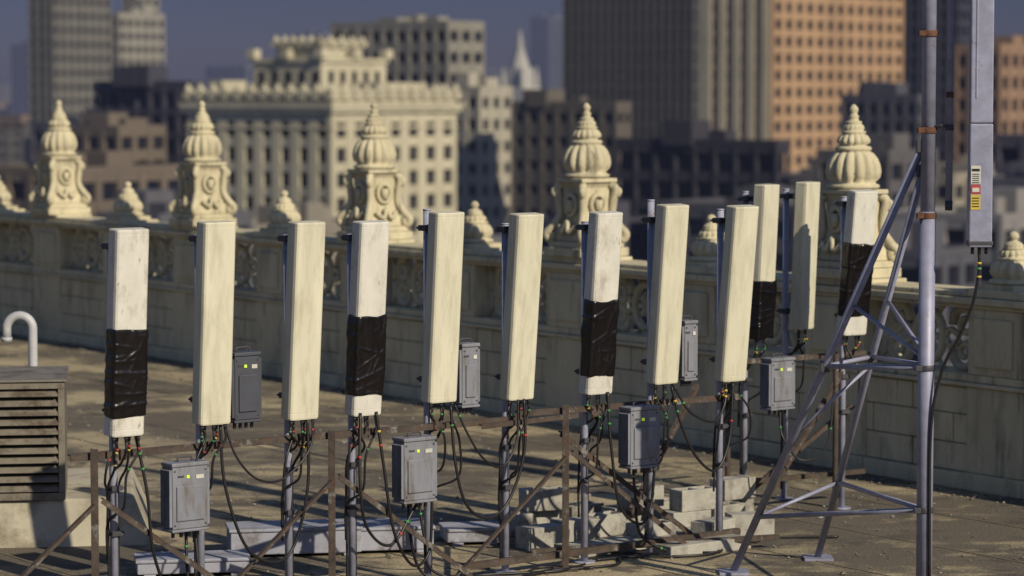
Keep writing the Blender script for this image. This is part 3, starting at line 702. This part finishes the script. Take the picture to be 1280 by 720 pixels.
building('dark_office_block', 74, 520, 16, 4, 3, wallm('dark_grey_block', (0.07, 0.07, 0.09), 520), na=6, nb=2, pier=.3, span=.4)
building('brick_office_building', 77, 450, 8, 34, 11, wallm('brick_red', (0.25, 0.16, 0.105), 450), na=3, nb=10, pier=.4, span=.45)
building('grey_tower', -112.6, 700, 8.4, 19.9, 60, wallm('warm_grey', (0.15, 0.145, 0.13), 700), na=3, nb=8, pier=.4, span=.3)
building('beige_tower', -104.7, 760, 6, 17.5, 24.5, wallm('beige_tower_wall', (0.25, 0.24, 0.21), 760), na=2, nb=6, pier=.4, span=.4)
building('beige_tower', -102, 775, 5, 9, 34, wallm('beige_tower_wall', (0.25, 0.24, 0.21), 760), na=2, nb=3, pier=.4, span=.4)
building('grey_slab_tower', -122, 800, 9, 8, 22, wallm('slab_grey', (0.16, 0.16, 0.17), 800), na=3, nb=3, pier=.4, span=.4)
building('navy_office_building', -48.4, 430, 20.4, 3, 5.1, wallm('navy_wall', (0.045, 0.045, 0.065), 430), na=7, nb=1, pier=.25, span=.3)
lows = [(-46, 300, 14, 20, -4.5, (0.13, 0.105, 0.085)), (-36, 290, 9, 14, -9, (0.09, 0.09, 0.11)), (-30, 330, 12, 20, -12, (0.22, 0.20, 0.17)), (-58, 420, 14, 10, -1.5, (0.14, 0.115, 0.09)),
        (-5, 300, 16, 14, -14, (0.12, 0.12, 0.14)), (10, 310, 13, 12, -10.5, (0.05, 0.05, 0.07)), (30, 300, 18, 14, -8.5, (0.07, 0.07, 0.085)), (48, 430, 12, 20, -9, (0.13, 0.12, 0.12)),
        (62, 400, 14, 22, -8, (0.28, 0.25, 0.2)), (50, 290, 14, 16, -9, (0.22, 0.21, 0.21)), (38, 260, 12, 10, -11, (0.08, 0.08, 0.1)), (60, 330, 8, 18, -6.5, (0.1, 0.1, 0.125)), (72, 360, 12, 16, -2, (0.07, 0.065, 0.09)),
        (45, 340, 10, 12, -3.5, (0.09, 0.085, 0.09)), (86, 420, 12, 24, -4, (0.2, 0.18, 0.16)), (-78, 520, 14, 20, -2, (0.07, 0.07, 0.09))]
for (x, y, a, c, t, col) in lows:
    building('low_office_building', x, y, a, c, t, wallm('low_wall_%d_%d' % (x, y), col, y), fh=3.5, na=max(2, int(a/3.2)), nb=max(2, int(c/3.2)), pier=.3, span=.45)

D = 1200; wm = wallm('pale_stone', (0.42, 0.41, 0.38), D)
E = empty('church_spire', (3.4, 1200, -60), GR); b = MB()
b.box(-6, 6, -6, 6, 0, 66); b.box(-4, 4, -4, 4, 66, 74); b.lathe([(4.2, 74, 0), (1.6, 82, 0), (.3, 90, 0)], n=8, smooth=False)
for (x, y) in ((-5, -5), (5, -5), (5, 5), (-5, 5)): b.lathe([(1.1, 66, 0), (1.0, 70, 0), (.1, 75, 0)], (x, y), n=6, smooth=False)
b.box(-22, -6, -10, 10, 0, 60); b.box(6, 20, -10, 10, 0, 58)
b.build('tower', [wm], E)
ht = wallm('haze_tower', (0.14, 0.145, 0.16), 3600)
for (x, y, a, c, t) in ((19, 1500, 12, 14, 43), (50, 1700, 30, 14, 22), (-95, 1400, 16, 14, 32), (-150, 1600, 30, 20, 18), (-185, 1100, 12, 14, 22), (-60, 1900, 30, 20, 26), (-20, 2100, 24, 20, 20)):
    building('hazy_distant_tower', x, y, a, c, t, ht, D=3600, na=5, nb=5)

pal = [(0.17, 0.145, 0.12), (0.10, 0.10, 0.12), (0.25, 0.23, 0.19), (0.17, 0.125, 0.095), (0.07, 0.075, 0.10)]
bands = [(660, 1000), (1000, 1500), (1500, 2300), (2300, 3600)]
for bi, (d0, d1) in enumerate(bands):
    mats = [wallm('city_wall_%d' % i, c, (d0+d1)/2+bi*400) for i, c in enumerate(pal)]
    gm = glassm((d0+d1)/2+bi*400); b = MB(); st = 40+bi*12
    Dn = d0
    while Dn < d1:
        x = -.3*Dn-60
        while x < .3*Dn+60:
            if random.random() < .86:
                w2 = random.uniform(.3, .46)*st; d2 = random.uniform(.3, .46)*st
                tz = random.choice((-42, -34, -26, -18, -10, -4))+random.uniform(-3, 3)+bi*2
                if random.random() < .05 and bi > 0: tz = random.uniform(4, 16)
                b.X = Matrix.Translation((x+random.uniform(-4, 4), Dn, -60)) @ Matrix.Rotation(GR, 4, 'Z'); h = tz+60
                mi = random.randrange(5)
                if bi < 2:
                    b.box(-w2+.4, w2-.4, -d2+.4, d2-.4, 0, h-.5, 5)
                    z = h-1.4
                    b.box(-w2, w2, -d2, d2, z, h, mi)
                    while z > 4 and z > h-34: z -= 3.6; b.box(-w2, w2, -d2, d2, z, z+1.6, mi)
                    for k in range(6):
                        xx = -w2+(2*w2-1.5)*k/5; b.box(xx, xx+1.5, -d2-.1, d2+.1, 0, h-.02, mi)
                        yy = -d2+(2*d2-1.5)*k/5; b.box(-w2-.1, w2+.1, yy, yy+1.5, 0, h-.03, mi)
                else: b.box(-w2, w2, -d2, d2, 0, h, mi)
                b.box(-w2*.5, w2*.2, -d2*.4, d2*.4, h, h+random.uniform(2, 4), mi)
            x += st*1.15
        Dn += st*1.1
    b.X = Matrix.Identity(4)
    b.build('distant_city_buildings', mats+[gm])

b = MB(); o = b.addv([(-9000, -3000, -60), (9000, -3000, -60), (9000, 14000, -60), (-9000, 14000, -60)]); b.face([o, o+1, o+2, o+3])
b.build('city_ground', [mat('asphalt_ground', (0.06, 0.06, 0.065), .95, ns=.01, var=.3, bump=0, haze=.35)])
b = MB(); pts = []
k = 120
for i in range(k+1):
    x = -4500+9000*i/k; h = -60+70+55*noise.noise(Vector((x*.0011, 3, 0)))+18*noise.noise(Vector((x*.006, 9, 0)))
    pts += [(x, 7600, -62), (x, 8200, h), (x, 9200, -62)]
o = b.addv(pts)
for i in range(k):
    for j in range(2): b.face([o+3*i+j, o+3*i+3+j, o+3*i+4+j, o+3*i+1+j], 0, True)
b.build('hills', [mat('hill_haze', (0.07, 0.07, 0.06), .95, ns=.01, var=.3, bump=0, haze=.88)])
